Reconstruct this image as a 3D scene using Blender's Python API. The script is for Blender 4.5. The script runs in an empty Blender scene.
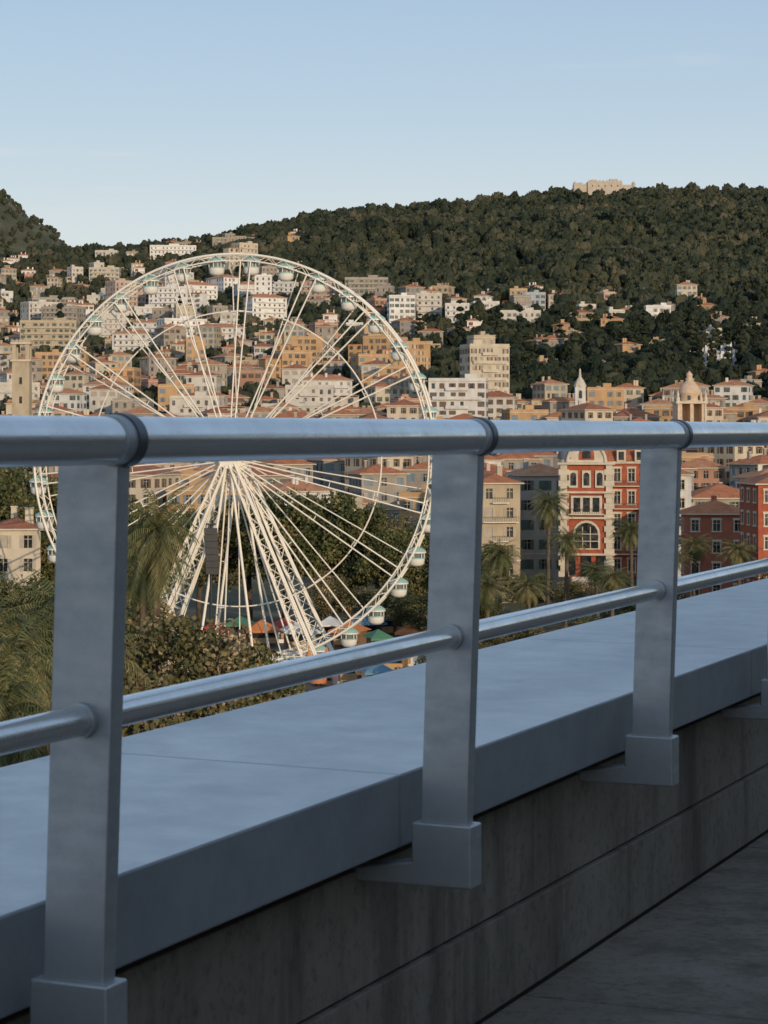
import bpy, bmesh, math, random
import numpy as np
from mathutils import Vector, Matrix, noise
random.seed(7); rng=np.random.default_rng(7)
sc=bpy.context.scene
F=2300.0; HY=428.0
sc.view_settings.view_transform='Standard'; sc.view_settings.look='None'; sc.view_settings.exposure=0
def WX(px,Y): return (px-384)/F*Y
def WZ(py,Y): return (HY-py)/F*Y
# ---------------------------------------------------------------- materials
def newmat(name):
    m=bpy.data.materials.new(name); m.use_nodes=True
    nt=m.node_tree; b=nt.nodes['Principled BSDF']; return m,nt,b
def N(nt,t,**k):
    n=nt.nodes.new(t)
    for a,v in k.items(): setattr(n,a,v)
    return n
def ramp(nt,stops):
    r=N(nt,'ShaderNodeValToRGB'); e=r.color_ramp.elements
    while len(e)<len(stops): e.new(0.5)
    for i,(p,c) in enumerate(stops):
        e[i].position=p; e[i].color=(c[0],c[1],c[2],1)
    return r
def mat_noise(name,c1,c2,scale=1.0,rough=0.8,metal=0.0,bump=0.0,bscale=None,stretch=(1,1,1),world=True,lo=0.35,hi=0.65,spec=0.3):
    m,nt,b=newmat(name)
    if world:
        g=N(nt,'ShaderNodeNewGeometry'); src=g.outputs['Position']
    else:
        g=N(nt,'ShaderNodeTexCoord'); src=g.outputs['Object']
    mp=N(nt,'ShaderNodeMapping'); mp.inputs['Scale'].default_value=stretch
    nt.links.new(src,mp.inputs['Vector'])
    n=N(nt,'ShaderNodeTexNoise'); n.inputs['Scale'].default_value=scale; n.inputs['Detail'].default_value=6; n.inputs['Roughness'].default_value=0.6
    nt.links.new(mp.outputs[0],n.inputs['Vector'])
    r=ramp(nt,[(lo,c1),(hi,c2)]); nt.links.new(n.outputs['Fac'],r.inputs[0])
    nt.links.new(r.outputs[0],b.inputs['Base Color'])
    b.inputs['Roughness'].default_value=rough; b.inputs['Metallic'].default_value=metal
    b.inputs['Specular IOR Level'].default_value=spec
    if bump>0:
        n2=N(nt,'ShaderNodeTexNoise'); n2.inputs['Scale'].default_value=bscale or scale*6; n2.inputs['Detail'].default_value=5
        nt.links.new(mp.outputs[0],n2.inputs['Vector'])
        bp=N(nt,'ShaderNodeBump'); bp.inputs['Strength'].default_value=bump; bp.inputs['Distance'].default_value=0.02
        nt.links.new(n2.outputs['Fac'],bp.inputs['Height']); nt.links.new(bp.outputs[0],b.inputs['Normal'])
    return m
def mat_weathered(name,c1,c2,stain,rough=.93,streak=True,bump=.5,bdist=.004):
    m,nt,b=newmat(name); g=N(nt,'ShaderNodeNewGeometry')
    def nz_(scale,st=(1,1,1),det=7,ro=.65):
        mp=N(nt,'ShaderNodeMapping'); mp.inputs['Scale'].default_value=st; nt.links.new(g.outputs['Position'],mp.inputs['Vector'])
        n=N(nt,'ShaderNodeTexNoise'); n.inputs['Scale'].default_value=scale; n.inputs['Detail'].default_value=det; n.inputs['Roughness'].default_value=ro
        nt.links.new(mp.outputs[0],n.inputs['Vector']); return n.outputs['Fac']
    r=ramp(nt,[(.32,c1),(.68,c2)]); nt.links.new(nz_(1.6),r.inputs[0])
    fine=ramp(nt,[(.3,(.5,.5,.5)),(.5,(1,1,1)),(.7,(1.0,1.0,1.0))]); nt.links.new(nz_(38,det=5,ro=.75),fine.inputs[0])
    m1=N(nt,'ShaderNodeMixRGB',blend_type='MULTIPLY'); m1.inputs[0].default_value=.8; nt.links.new(r.outputs[0],m1.inputs[1]); nt.links.new(fine.outputs[0],m1.inputs[2])
    s=ramp(nt,[(.48,(0,0,0)),(.68,(.85,.85,.85))]); nt.links.new(nz_(5,(1,1,.12) if streak else (1,1,1)),s.inputs[0])
    m2=N(nt,'ShaderNodeMixRGB'); nt.links.new(s.outputs[0],m2.inputs[0]); nt.links.new(m1.outputs[0],m2.inputs[1]); m2.inputs[2].default_value=(*stain,1)
    nt.links.new(m2.outputs[0],b.inputs['Base Color']); b.inputs['Roughness'].default_value=rough; b.inputs['Specular IOR Level'].default_value=.2
    bp=N(nt,'ShaderNodeBump'); bp.inputs['Strength'].default_value=bump; bp.inputs['Distance'].default_value=bdist
    nt.links.new(nz_(70,det=6,ro=.7),bp.inputs['Height']); nt.links.new(bp.outputs[0],b.inputs['Normal']); return m
def mat_island(name,stops,rough=0.75,noise_c=None,spec=0.2):
    m,nt,b=newmat(name)
    g=N(nt,'ShaderNodeNewGeometry')
    r=ramp(nt,stops)
    n=N(nt,'ShaderNodeTexNoise'); n.inputs['Scale'].default_value=noise_c or 0.05; n.inputs['Detail'].default_value=3
    nt.links.new(g.outputs['Position'],n.inputs['Vector'])
    a=N(nt,'ShaderNodeMath',operation='MULTIPLY_ADD'); a.inputs[1].default_value=0.5
    nt.links.new(g.outputs['Random Per Island'],a.inputs[0])
    s=N(nt,'ShaderNodeMath',operation='MULTIPLY_ADD'); s.inputs[1].default_value=2.2; s.inputs[2].default_value=-0.86
    nt.links.new(n.outputs['Fac'],s.inputs[0]); nt.links.new(s.outputs[0],a.inputs[2])
    nt.links.new(a.outputs[0],r.inputs[0]); nt.links.new(r.outputs[0],b.inputs['Base Color'])
    b.inputs['Roughness'].default_value=rough; b.inputs['Specular IOR Level'].default_value=spec
    return m
def plain(name,c,rough=0.7,metal=0,spec=0.3,var=0.12,scale=0.8):
    return mat_noise(name,tuple(x*(1-var) for x in c),tuple(min(1,x*(1+var)) for x in c),scale,rough,metal,spec=spec)

walls_c=[(.46,.39,.28),(.58,.55,.49),(.47,.34,.21),(.35,.31,.26),(.64,.63,.60),(.50,.38,.31),(.50,.32,.17),(.42,.39,.35),(.56,.49,.38),(.66,.65,.62),(.45,.26,.19),(.32,.28,.24)]
M_walls=[mat_noise('plaster_%d'%i,tuple(x*.74 for x in c),c,0.35,0.9,stretch=(1,1,.5),lo=.3,hi=.6,bump=.2,bscale=3) for i,c in enumerate(walls_c)]
NW=len(M_walls)
M_white=plain('white_plaster',(.70,.69,.66),.85,scale=.3)
M_glass=mat_noise('window_glass',(.015,.018,.022),(.10,.095,.085),.9,.15,lo=.45,hi=.7,spec=.5)
M_glassf=mat_noise('window_glass_far',(.04,.042,.045),(.20,.18,.16),.35,.3,lo=.4,hi=.65,spec=.5)
M_reveal=plain('window_reveal',(.25,.21,.17))
M_sh=[plain('shutter_green',(.09,.13,.11)),plain('shutter_brown',(.15,.10,.07)),plain('shutter_blue',(.18,.23,.26)),plain('shutter_cream',(.38,.34,.28))]
def rooftile(name,c):
    m,nt,b=newmat(name)
    g=N(nt,'ShaderNodeNewGeometry')
    n=N(nt,'ShaderNodeTexNoise'); n.inputs['Scale'].default_value=.6; n.inputs['Detail'].default_value=8; n.inputs['Roughness'].default_value=.75
    nt.links.new(g.outputs['Position'],n.inputs['Vector'])
    r=ramp(nt,[(.3,tuple(x*.55 for x in c)),(.5,c),(.72,(c[0]*1.15,c[1]*1.45,c[2]*1.7))])
    nt.links.new(n.outputs['Fac'],r.inputs[0]); nt.links.new(r.outputs[0],b.inputs['Base Color'])
    w=N(nt,'ShaderNodeTexWave'); w.inputs['Scale'].default_value=1.3; w.inputs['Distortion'].default_value=.6
    tc=N(nt,'ShaderNodeTexCoord'); nt.links.new(tc.outputs['Object'],w.inputs['Vector'])
    bp=N(nt,'ShaderNodeBump'); bp.inputs['Strength'].default_value=.5; bp.inputs['Distance'].default_value=.08
    nt.links.new(w.outputs['Fac'],bp.inputs['Height']); nt.links.new(bp.outputs[0],b.inputs['Normal'])
    b.inputs['Roughness'].default_value=.9; return m
M_roof=[rooftile('roof_tile_a',(.46,.165,.07)),rooftile('roof_tile_b',(.36,.13,.065)),rooftile('roof_tile_c',(.50,.22,.11))]
M_flat=plain('flat_roof',(.30,.28,.25),.95,scale=.5)
M_slate=plain('slate_roof',(.14,.15,.17),.6,scale=1.2)
M_red=mat_noise('red_brick_wall',(.29,.075,.04),(.39,.11,.06),1.2,.85,bump=.2,bscale=8)
M_redo=mat_noise('red_ochre_wall',(.33,.11,.07),(.42,.15,.09),.5,.9)
M_trim=plain('cream_stone_trim',(.55,.49,.39),.85)
M_iron=plain('dark_iron',(.04,.042,.045),.5,.3)
M_pave=mat_noise('plaza_paving',(.16,.145,.125),(.24,.22,.19),.08,.9)
M_bark=mat_noise('bark',(.07,.052,.038),(.15,.115,.085),2.5,.95,bump=.6,stretch=(1,1,.3))
# ---------------------------------------------------------------- mesh builder
class MB:
    def __init__(s): s.v=[];s.f=[];s.m=[];s.sm=[];s.mats=[]
    def mi(s,mat):
        if mat not in s.mats: s.mats.append(mat)
        return s.mats.index(mat)
    def add(s,vs,fs,mat,smooth=False):
        o=len(s.v); s.v.extend([tuple(p) for p in vs]); k=s.mi(mat)
        for f in fs: s.f.append(tuple(i+o for i in f)); s.m.append(k); s.sm.append(smooth)
    def box(s,cx,cy,cz,sx,sy,sz,mat,rot=0):
        c,q=math.cos(rot),math.sin(rot); vs=[]
        for dz in (-.5,.5):
            for dx,dy in ((-.5,-.5),(.5,-.5),(.5,.5),(-.5,.5)):
                x=dx*sx;y=dy*sy; vs.append((cx+x*c-y*q,cy+x*q+y*c,cz+dz*sz))
        s.add(vs,[(3,2,1,0),(4,5,6,7),(0,1,5,4),(1,2,6,5),(2,3,7,6),(3,0,4,7)],mat)
    def tube(s,p0,p1,r,mat,n=6,r1=None,caps=False):
        p0=Vector(p0);p1=Vector(p1);d=p1-p0
        if d.length<1e-6:return
        d.normalize(); a=d.orthogonal().normalized(); b=d.cross(a); r1=r if r1 is None else r1
        vs=[];
        for p,rr in((p0,r),(p1,r1)):
            for i in range(n):
                t=2*math.pi*i/n; vs.append(p+a*math.cos(t)*rr+b*math.sin(t)*rr)
        fs=[(i,(i+1)%n,n+(i+1)%n,n+i) for i in range(n)]
        s.add(vs,fs,mat,True)
        if caps: s.add(vs[:n],[tuple(range(n-1,-1,-1))],mat); s.add(vs[n:],[tuple(range(n))],mat)
    def path(s,pts,rs,mat,n=7):
        for i in range(len(pts)-1): s.tube(pts[i],pts[i+1],rs[i],mat,n,rs[i+1])
    def ring(s,R,y,r,mat,seg=108,n=6,a0=0,a1=2*math.pi):
        vs=[];closed=abs(a1-a0-2*math.pi)<1e-6; cnt=seg if closed else seg+1
        for k in range(cnt):
            a=a0+(a1-a0)*k/seg; ca,sa=math.cos(a),math.sin(a)
            for i in range(n):
                t=2*math.pi*i/n; rr=R+r*math.cos(t); vs.append((rr*ca,y+r*math.sin(t),rr*sa))
        fs=[]
        for k in range(seg):
            k2=(k+1)%cnt
            for i in range(n): j=(i+1)%n; fs.append((k*n+i,k*n+j,k2*n+j,k2*n+i))
        s.add(vs,fs,mat,True)
    def lathe(s,cx,cy,prof,mat,n=10,smooth=True,a0=0):
        vs=[]
        for (r,z) in prof:
            for i in range(n):
                t=a0+2*math.pi*i/n; vs.append((cx+r*math.cos(t),cy+r*math.sin(t),z))
        fs=[]
        for k in range(len(prof)-1):
            for i in range(n): j=(i+1)%n; fs.append((k*n+i,k*n+j,(k+1)*n+j,(k+1)*n+i))
        s.add(vs,fs,mat,smooth)
    def mesh(s,name):
        me=bpy.data.meshes.new(name); me.from_pydata(s.v,[],s.f)
        for m in s.mats: me.materials.append(m)
        me.polygons.foreach_set('material_index',s.m); me.polygons.foreach_set('use_smooth',s.sm); me.update(); return me
    def obj(s,name,parent=None,loc=(0,0,0),rot=0):
        o=bpy.data.objects.new(name,s.mesh(name)); sc.collection.objects.link(o); o.location=loc; o.rotation_euler=(0,0,rot)
        if parent: o.parent=parent
        return o
def empty(name,loc=(0,0,0)):
    e=bpy.data.objects.new(name,None); e.location=loc; sc.collection.objects.link(e); return e
def place(name,me,loc,rot=0,sc_=1):
    o=bpy.data.objects.new(name,me); sc.collection.objects.link(o); o.location=loc; o.rotation_euler=(0,0,rot)
    o.scale=(sc_,)*3 if not isinstance(sc_,tuple) else sc_
    return o
def np_mesh(name,V,T,mats,mi=None,smooth=False):
    me=bpy.data.meshes.new(name); me.vertices.add(len(V)); me.vertices.foreach_set('co',V.astype(np.float32).ravel())
    k=T.shape[1]; me.loops.add(T.size); me.loops.foreach_set('vertex_index',T.astype(np.int32).ravel())
    me.polygons.add(len(T)); me.polygons.foreach_set('loop_start',np.arange(0,T.size,k,dtype=np.int32))
    for m in mats: me.materials.append(m)
    if mi is not None: me.polygons.foreach_set('material_index',mi.astype(np.int32))
    me.polygons.foreach_set('use_smooth',np.full(len(T),smooth))
    me.update(calc_edges=True); me.validate(); return me
# ---------------------------------------------------------------- terrain
rp=np.array([(-900,225),(-400,240),(0,251),(70,252),(110,249),(150,247),(205,240),(230,236),(270,225),(300,217),(350,211),(400,209),(450,204),(500,199),(540,195),(580,192),(640,190),(700,191),(768,190),(1000,190),(1400,210),(2000,260)],float)
RX=(rp[:,0]-384)/F*2000; RZ=(HY-rp[:,1])/F*2000-6
PY=np.array([-500,430,600,800,1000,1200,1400,1700,2000,2150,2500,3200,5000,14000],float)
PP=np.array([0,0,.035,.11,.23,.355,.49,.76,1.0,1.0,.8,.45,.1,0],float)
MX=np.array([-3000,-900,-434,-410,-383,-364,-345,-300,3000],float); MZ=np.array([300,330,265,243,226,204,186,120,0],float)
def terr(X,Y):
    X=np.asarray(X,float);Y=np.asarray(Y,float)
    R=np.interp(X,RX,RZ); p=np.interp(Y,PY,PP)
    z=-30+(R+30)*p
    und=(np.sin(X*.021+Y*.008)*np.cos(Y*.017-X*.006)*6+np.sin(X*.047+1.3)*np.sin(Y*.039+.4)*2.5)*np.clip((Y-700)/600,0,1)*np.clip(abs(2000-Y)/250,0.12,1)
    z=z+und
    m=np.interp(X,MX,MZ)*np.exp(-((Y-2650)/380.)**2)+np.sin(X*.11)*2*np.clip((Y-2300)/100,0,1)*(X<-300)
    z=np.where((Y>2100),np.maximum(z,m),z)
    far=np.interp(X,[-4000,-1400,-640,-300,0,1500],[420,440,392,380,250,100])*np.exp(-((Y-5200)/900.)**2)
    return np.maximum(z,np.where(Y>3500,far-5,-40))
ys=np.concatenate([np.linspace(-600,400,11),np.arange(430,2300,15),np.arange(2300,3300,25),np.linspace(3400,7000,30),np.linspace(7500,14000,8)])
xs=np.concatenate([np.linspace(-8000,-900,16),np.arange(-880,900,16),np.linspace(900,8000,16)])
XX,YY=np.meshgrid(xs,ys); ZZ=terr(XX,YY)
V=np.stack([XX.ravel(),YY.ravel(),ZZ.ravel()],1); nx=len(xs); ny=len(ys)
i=np.arange(nx-1); j=np.arange(ny-1); I,J=np.meshgrid(i,j); a=(J*nx+I).ravel()
T=np.stack([a,a+1,a+nx+1,a+nx],1)
m,nt,b=newmat('hill_ground')
g=N(nt,'ShaderNodeNewGeometry'); n=N(nt,'ShaderNodeTexNoise'); n.inputs['Scale'].default_value=.03; n.inputs['Detail'].default_value=9; n.inputs['Roughness'].default_value=.7
nt.links.new(g.outputs['Position'],n.inputs['Vector'])
r=ramp(nt,[(.3,(.035,.04,.02)),(.5,(.07,.075,.04)),(.62,(.13,.115,.08)),(.75,(.2,.175,.14))]); nt.links.new(n.outputs['Fac'],r.inputs[0]); nt.links.new(r.outputs[0],b.inputs['Base Color']); b.inputs['Roughness'].default_value=.95
me=np_mesh('ground',V,T,[m],smooth=True); place('ground',me,(0,0,0))
mb=MB(); mb.add([(-60,262,-29.99),(20,262,-29.99),(20,330,-29.99),(-60,330,-29.99)],[(0,1,2,3)],M_pave); mb.obj('plaza_pavement')
mb=MB(); M_asph=plain('asphalt',(.055,.055,.058),.9)
mb.add([(20.1,335,-29.985),(75,352,-29.985),(75,362,-29.985),(20.1,345,-29.985)],[(0,1,2,3)],M_asph); mb.obj('road')
# ---------------------------------------------------------------- foliage protos
bm=bmesh.new(); bmesh.ops.create_icosphere(bm,subdivisions=2,radius=1); IV=np.array([v.co[:] for v in bm.verts]); IF=np.array([[v.index for v in f.verts] for f in bm.faces]); bm.free()
bm=bmesh.new(); bmesh.ops.create_icosphere(bm,subdivisions=1,radius=1); JV=np.array([v.co[:] for v in bm.verts]); JF=np.array([[v.index for v in f.verts] for f in bm.faces]); bm.free()
def leaf_tris(P,size,r):
    n=len(P); d1=r.normal(size=(n,3)); d1/=np.linalg.norm(d1,axis=1)[:,None]; d2=r.normal(size=(n,3)); d2-=d1*(d1*d2).sum(1)[:,None]; d2/=np.linalg.norm(d2,axis=1)[:,None]
    s=size*r.uniform(.6,1.3,(n,1)); A=P-d1*s*.5;B=P+d2*s*.38;C=P+d1*s*.5;D=P-d2*s*.38
    V=np.stack([A,B,C,D],1).reshape(-1,3); k=np.arange(n)*4
    T=np.concatenate([np.stack([k,k+1,k+2],1),np.stack([k,k+2,k+3],1)]); return V,T
def far_proto(seed,kind='round',nl=34,ls=.3):
    r=np.random.default_rng(seed); Vs=[];Ts=[];o=0
    def addm(V,T):
        nonlocal o
        Vs.append(V);Ts.append(T+o);o+=len(V)
    if kind=='round':
        cl=[((0,0,.55),.6)]+[((r.uniform(-.5,.5),r.uniform(-.5,.5),r.uniform(.4,.95)),r.uniform(.28,.42)) for _ in range(2)]
    else:
        cl=[((0,0,.5+.75*k),.42-.03*k*k*.35) for k in range(6)]
    for q,(c,rad) in enumerate(cl):
        bv,bf=(IV,IF) if (q==0 or kind!='round') else (JV,JF)
        V=bv*rad*(1+r.uniform(-.28,.28,(len(bv),1))); addm(V+np.array(c),bf)
        d=r.normal(size=(nl,3)); d/=np.linalg.norm(d,axis=1)[:,None]; d[:,2]=np.abs(d[:,2])*.9-.1
        addm(*leaf_tris(d*rad*r.uniform(.95,1.25,(nl,1))+np.array(c),ls,r))
    return np.concatenate(Vs),np.concatenate(Ts)
def bake(name,protos,inst,mat):
    Vs=[];Ts=[];o=0
    for q,(x,y,z,sx,sz,ro) in enumerate(inst):
        V,T=protos[q%len(protos)]; c,s=math.cos(ro),math.sin(ro)
        W=np.empty_like(V); W[:,0]=(V[:,0]*c-V[:,1]*s)*sx+x; W[:,1]=(V[:,0]*s+V[:,1]*c)*sx+y; W[:,2]=V[:,2]*sz+z
        Vs.append(W);Ts.append(T+o);o+=len(V)
    me=np_mesh(name,np.concatenate(Vs),np.concatenate(Ts),[mat]); return place(name,me,(0,0,0))
M_forest=mat_island('forest_foliage',[(0,(.018,.027,.017)),(.35,(.034,.044,.025)),(.7,(.060,.064,.036)),(1,(.11,.095,.06))],noise_c=.03)
M_darkfol=mat_island('dark_foliage',[(0,(.013,.021,.013)),(.6,(.030,.040,.022)),(1,(.06,.062,.034))],noise_c=.03)
M_leaf=mat_island('leaf_green',[(0,(.04,.052,.022)),(.45,(.08,.095,.036)),(.75,(.15,.145,.06)),(1,(.27,.21,.10))],noise_c=.25)
M_leaf2=mat_island('leaf_autumn',[(0,(.05,.055,.025)),(.45,(.11,.105,.045)),(.75,(.20,.16,.08)),(1,(.48,.36,.25))],noise_c=.3)
M_palm=mat_island('palm_frond',[(0,(.045,.06,.026)),(.5,(.10,.115,.048)),(1,(.28,.23,.11))],noise_c=.3)
protoR=[far_proto(k,nl=16,ls=.34) for k in range(8)]; protoC=[far_proto(50+k,'c') for k in range(3)]
protoM=[far_proto(80+k,nl=70,ls=.2) for k in range(6)]
# ---------------------------------------------------------------- buildings
def wall_grid(mb,p0,u,nrm,L,z0,z1,nb,nf,wall,shut,recess,shutters,trim=None,ww=1.1,wh=1.75,skip=0):
    p0=Vector(p0);u=Vector(u);nrm=Vector(nrm);Z=Vector((0,0,1))
    def P(a,z,d=0): return p0+u*a+Z*z+nrm*d
    cw=L/nb; ch=(z1-z0)/nf; ww=min(ww,cw*.5); wh=min(wh,ch*.62)
    if not recess: mb.add([P(0,z0),P(L,z0),P(L,z1),P(0,z1)],[(0,1,2,3)],wall)
    for i in range(nb):
        for j in range(nf):
            a0=i*cw;a1=a0+cw;b0=z0+j*ch;b1=b0+ch
            x0=a0+(cw-ww)/2;x1=x0+ww;y0=b0+(ch-wh)*.5;y1=y0+wh
            if recess:
                mb.add([P(a0,b0),P(a1,b0),P(a1,y0),P(a0,y0)],[(0,1,2,3)],wall); mb.add([P(a0,y1),P(a1,y1),P(a1,b1),P(a0,b1)],[(0,1,2,3)],wall)
                mb.add([P(a0,y0),P(x0,y0),P(x0,y1),P(a0,y1)],[(0,1,2,3)],wall); mb.add([P(x1,y0),P(a1,y0),P(a1,y1),P(x1,y1)],[(0,1,2,3)],wall)
                d=-.22
                mb.add([P(x0,y0),P(x1,y0),P(x1,y1),P(x0,y1),P(x0,y0,d),P(x1,y0,d),P(x1,y1,d),P(x0,y1,d)],[(0,1,5,4),(1,2,6,5),(2,3,7,6),(3,0,4,7)],M_reveal)
                mb.add([P(x0,y0,d),P(x1,y0,d),P(x1,y1,d),P(x0,y1,d)],[(0,1,2,3)],M_glass)
                xm=(x0+x1)/2
                mb.add([P(xm-.04,y0,d+.03),P(xm+.04,y0,d+.03),P(xm+.04,y1,d+.03),P(xm-.04,y1,d+.03)],[(0,1,2,3)],M_trim)
                mb.add([P(x0,y0+wh*.68,d+.033),P(x1,y0+wh*.68,d+.033),P(x1,y0+wh*.68+.07,d+.033),P(x0,y0+wh*.68+.07,d+.033)],[(0,1,2,3)],M_trim)
            else:
                if random.random()<.14: continue
                mb.add([P(x0,y0,.03),P(x1,y0,.03),P(x1,y1,.03),P(x0,y1,.03)],[(0,1,2,3)],M_glassf)
            if trim and recess:
                def bx(xa,xb,ya,yb,dd):
                    mb.add([P(xa,ya),P(xb,ya),P(xb,yb),P(xa,yb),P(xa,ya,dd),P(xb,ya,dd),P(xb,yb,dd),P(xa,yb,dd)],[(4,5,6,7),(0,1,5,4),(1,2,6,5),(2,3,7,6),(3,0,4,7)],trim)
                bx(x0-.2,x0-.003,y0,y1,.08);bx(x1+.003,x1+.2,y0,y1,.08);bx(x0-.3,x1+.3,y1+.003,y1+.35,.14);bx(x0-.3,x1+.3,y0-.22,y0-.003,.16)
            elif shutters and random.random()<.85:
                sw=ww*.5
                for (xa,xb) in((x0-sw-.02,x0-.02),(x1+.02,x1+sw+.02)):
                    if random.random()<.12: continue
                    dd=.06
                    mb.add([P(xa,y0),P(xb,y0),P(xb,y1),P(xa,y1),P(xa,y0,dd),P(xb,y0,dd),P(xb,y1,dd),P(xa,y1,dd)],[(4,5,6,7),(0,1,5,4),(1,2,6,5),(2,3,7,6),(3,0,4,7)],shut)
                if random.random()<.25: mb.add([P(x0,y0,.05 if not recess else -.1),P(x1,y0,.05 if not recess else -.1),P(x1,y1,.05 if not recess else -.1),P(x0,y1,.05 if not recess else -.1)],[(0,1,2,3)],shut)
def hip(mb,w,d,z,h,mat,over=.6,under=None):
    W=w/2+over;D=d/2+over
    mb.box(0,0,z+.1,2*W,2*D,.22,under or M_trim)
    z+=.215
    if W>=D: r0=(-(W-D),0,z+h);r1=(W-D,0,z+h)
    else: r0=(0,-(D-W),z+h);r1=(0,D-W,z+h)
    vs=[(-W,-D,z),(W,-D,z),(W,D,z),(-W,D,z),r0,r1]
    if W>=D: fs=[(0,1,5,4),(1,2,5),(2,3,4,5),(3,0,4)]
    else: fs=[(0,1,4),(1,2,5,4),(2,3,5),(3,0,4,5)]
    mb.add(vs,fs,mat)
def building(w,d,nf,wall,roof='hip',rm=None,shut=None,recess=False,shutters=True,trim=None,fh=3.2,balc=False,bury=9,roofh=None,cornice=True,ww=1.1,wing=False):
    mb=MB(); H=nf*fh; shut=shut or random.choice(M_sh)
    nbx=max(2,round(w/3.1)); nby=max(2,round(d/3.3))
    for (p,u,n,L,nb) in (((-w/2,-d/2,0),(1,0,0),(0,-1,0),w,nbx),((w/2,-d/2,0),(0,1,0),(1,0,0),d,nby),((w/2,d/2,0),(-1,0,0),(0,1,0),w,nbx),((-w/2,d/2,0),(0,-1,0),(-1,0,0),d,nby)):
        wall_grid(mb,p,u,n,L,0,H,nb,nf,wall,shut,recess,shutters,trim,ww)
        P0=Vector(p);U=Vector(u); mb.add([P0+Vector((0,0,-bury)),P0+U*L+Vector((0,0,-bury)),P0+U*L,P0],[(0,1,2,3)],wall)
    if cornice: mb.box(0,0,.1+(fh),w+.16,d+.16,.2,M_trim)
    if balc:
        for j in range(1,nf):
            bw_=w*.86 if j%2 or balc==1 else w*.4
            mb.box(0,-d/2-.55,j*fh+.05,bw_,1.1,.16,M_white)
            if recess:
                mb.box(0,-d/2-1.08,j*fh+1.0,bw_,.05,.06,M_iron)
                k=int(bw_/.4)
                for q in range(k+1): mb.box(-bw_/2+q*bw_/k,-d/2-1.08,j*fh+.56,.04,.04,.86,M_iron)
            else: mb.box(0,-d/2-1.08,j*fh+.6,bw_,.06,.9,wall)
    if wing:
        wd=w*random.uniform(.35,.55); hh=fh*max(1,nf-random.choice([1,2])); sx=random.choice([-1,1])
        cx=sx*(w/2+wd/2-.1); mb.box(cx,random.uniform(-.1,.2)*d,hh/2-bury/2,wd,d*.7,hh+bury,wall)
        mb.box(cx,0,hh+.1,wd+.4,d*.9,.25,rm or M_flat)
        for j in range(int(hh/fh)):
            for q in(-.25,.25): mb.box(cx+q*wd,-d*.35-.0,j*fh+1.6,.9,d*.32,1.5,M_glassf)
    if roof=='hip':
        hip(mb,w,d,H,roofh or min(w,d)*.2,rm)
        for _ in range(random.randint(1,3)):
            x=random.uniform(-.3,.3)*w;y=random.uniform(-.3,.3)*d
            mb.box(x,y,H+1.6,.9,.6,2.6,wall); mb.box(x,y,H+2.98,1.1,.8,.15,M_trim)
    else:
        mb.box(0,0,H+.1,w+.5,d+.5,.2,M_trim)
        mb.box(0,0,H+.3,w-.3,d-.3,.2,M_flat)
        for (cx,cy,sx,sy) in((0,-d/2+.1,w,.2),(0,d/2-.1,w,.2),(-w/2+.1,0,.2,d-.41),(w/2-.1,0,.2,d-.41)): mb.box(cx,cy,H+.65,sx,sy,.9,wall)
        mb.box(random.uniform(-.25,.25)*w,random.uniform(-.1,.2)*d,H+1.5,w*.22,d*.3,2.2,wall)
        if random.random()<.6: mb.box(random.uniform(-.3,.3)*w,-.1*d,H+1.0,1.6,1.2,1.2,M_flat)
    return mb
protos_near=[];protos_far=[];protos_villa=[];protos_block=[]
for k in range(18):
    w=random.uniform(9,18);d=random.uniform(9,14);nf=random.choice([3,4,5,5,6])
    protos_near.append((building(w,d,nf,M_walls[(k*5)%NW],'hip' if k%6 else 'flat',M_roof[k%3],recess=True,balc=(k%5==3)*2,fh=random.uniform(2.9,3.4)).mesh('townhouse'),w,d))
for k in range(22):
    w=random.uniform(8,15);d=random.uniform(8,12);nf=random.choice([2,3,4,4,5])
    protos_far.append((building(w,d,nf,M_walls[(k*5+2)%NW],'hip' if k%4 else 'flat',M_roof[k%3],wing=k%2==0,fh=random.uniform(2.8,3.3)).mesh('townhouse'),w,d))
for k in range(22):
    w=random.uniform(7,13);d=random.uniform(7,10);nf=random.choice([1,2,2,3])
    protos_villa.append((building(w,d,nf,(M_walls+[M_white])[(k*3)%(NW+1)],'hip' if k%3 else 'flat',M_roof[(k+1)%3],wing=k%3!=1).mesh('villa'),w,d))
for k in range(14):
    w=random.uniform(15,28);d=random.uniform(10,13);nf=random.choice([3,4,5,6])
    protos_block.append((building(w,d,nf,[M_white,M_walls[4],M_walls[1],M_walls[8],M_walls[9],M_walls[5],M_walls[3]][k%7],'flat' if k%4 else 'hip',M_roof[2],balc=1+k%2,shutters=False,fh=3.0,wing=k%2).mesh('apartment_building'),w,d))
occ={}
def free(x,y,r):
    gx,gy=int(x//25),int(y//25)
    for a in range(gx-2,gx+3):
        for b in range(gy-2,gy+3):
            for (X,Y,R) in occ.get((a,b),()):
                if R+r>0 and (X-x)**2+(Y-y)**2<(R+r)**2: return False
    return True
def take(x,y,r): occ.setdefault((int(x//25),int(y//25)),[]).append((x,y,r))
def put(name,me,px,Y,rot,r,z=None,py=None):
    x=WX(px,Y); zz=float(terr(x,Y)) if z is None else z
    take(x,Y,r); return place(name,me,(x,Y,zz),rot)
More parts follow.
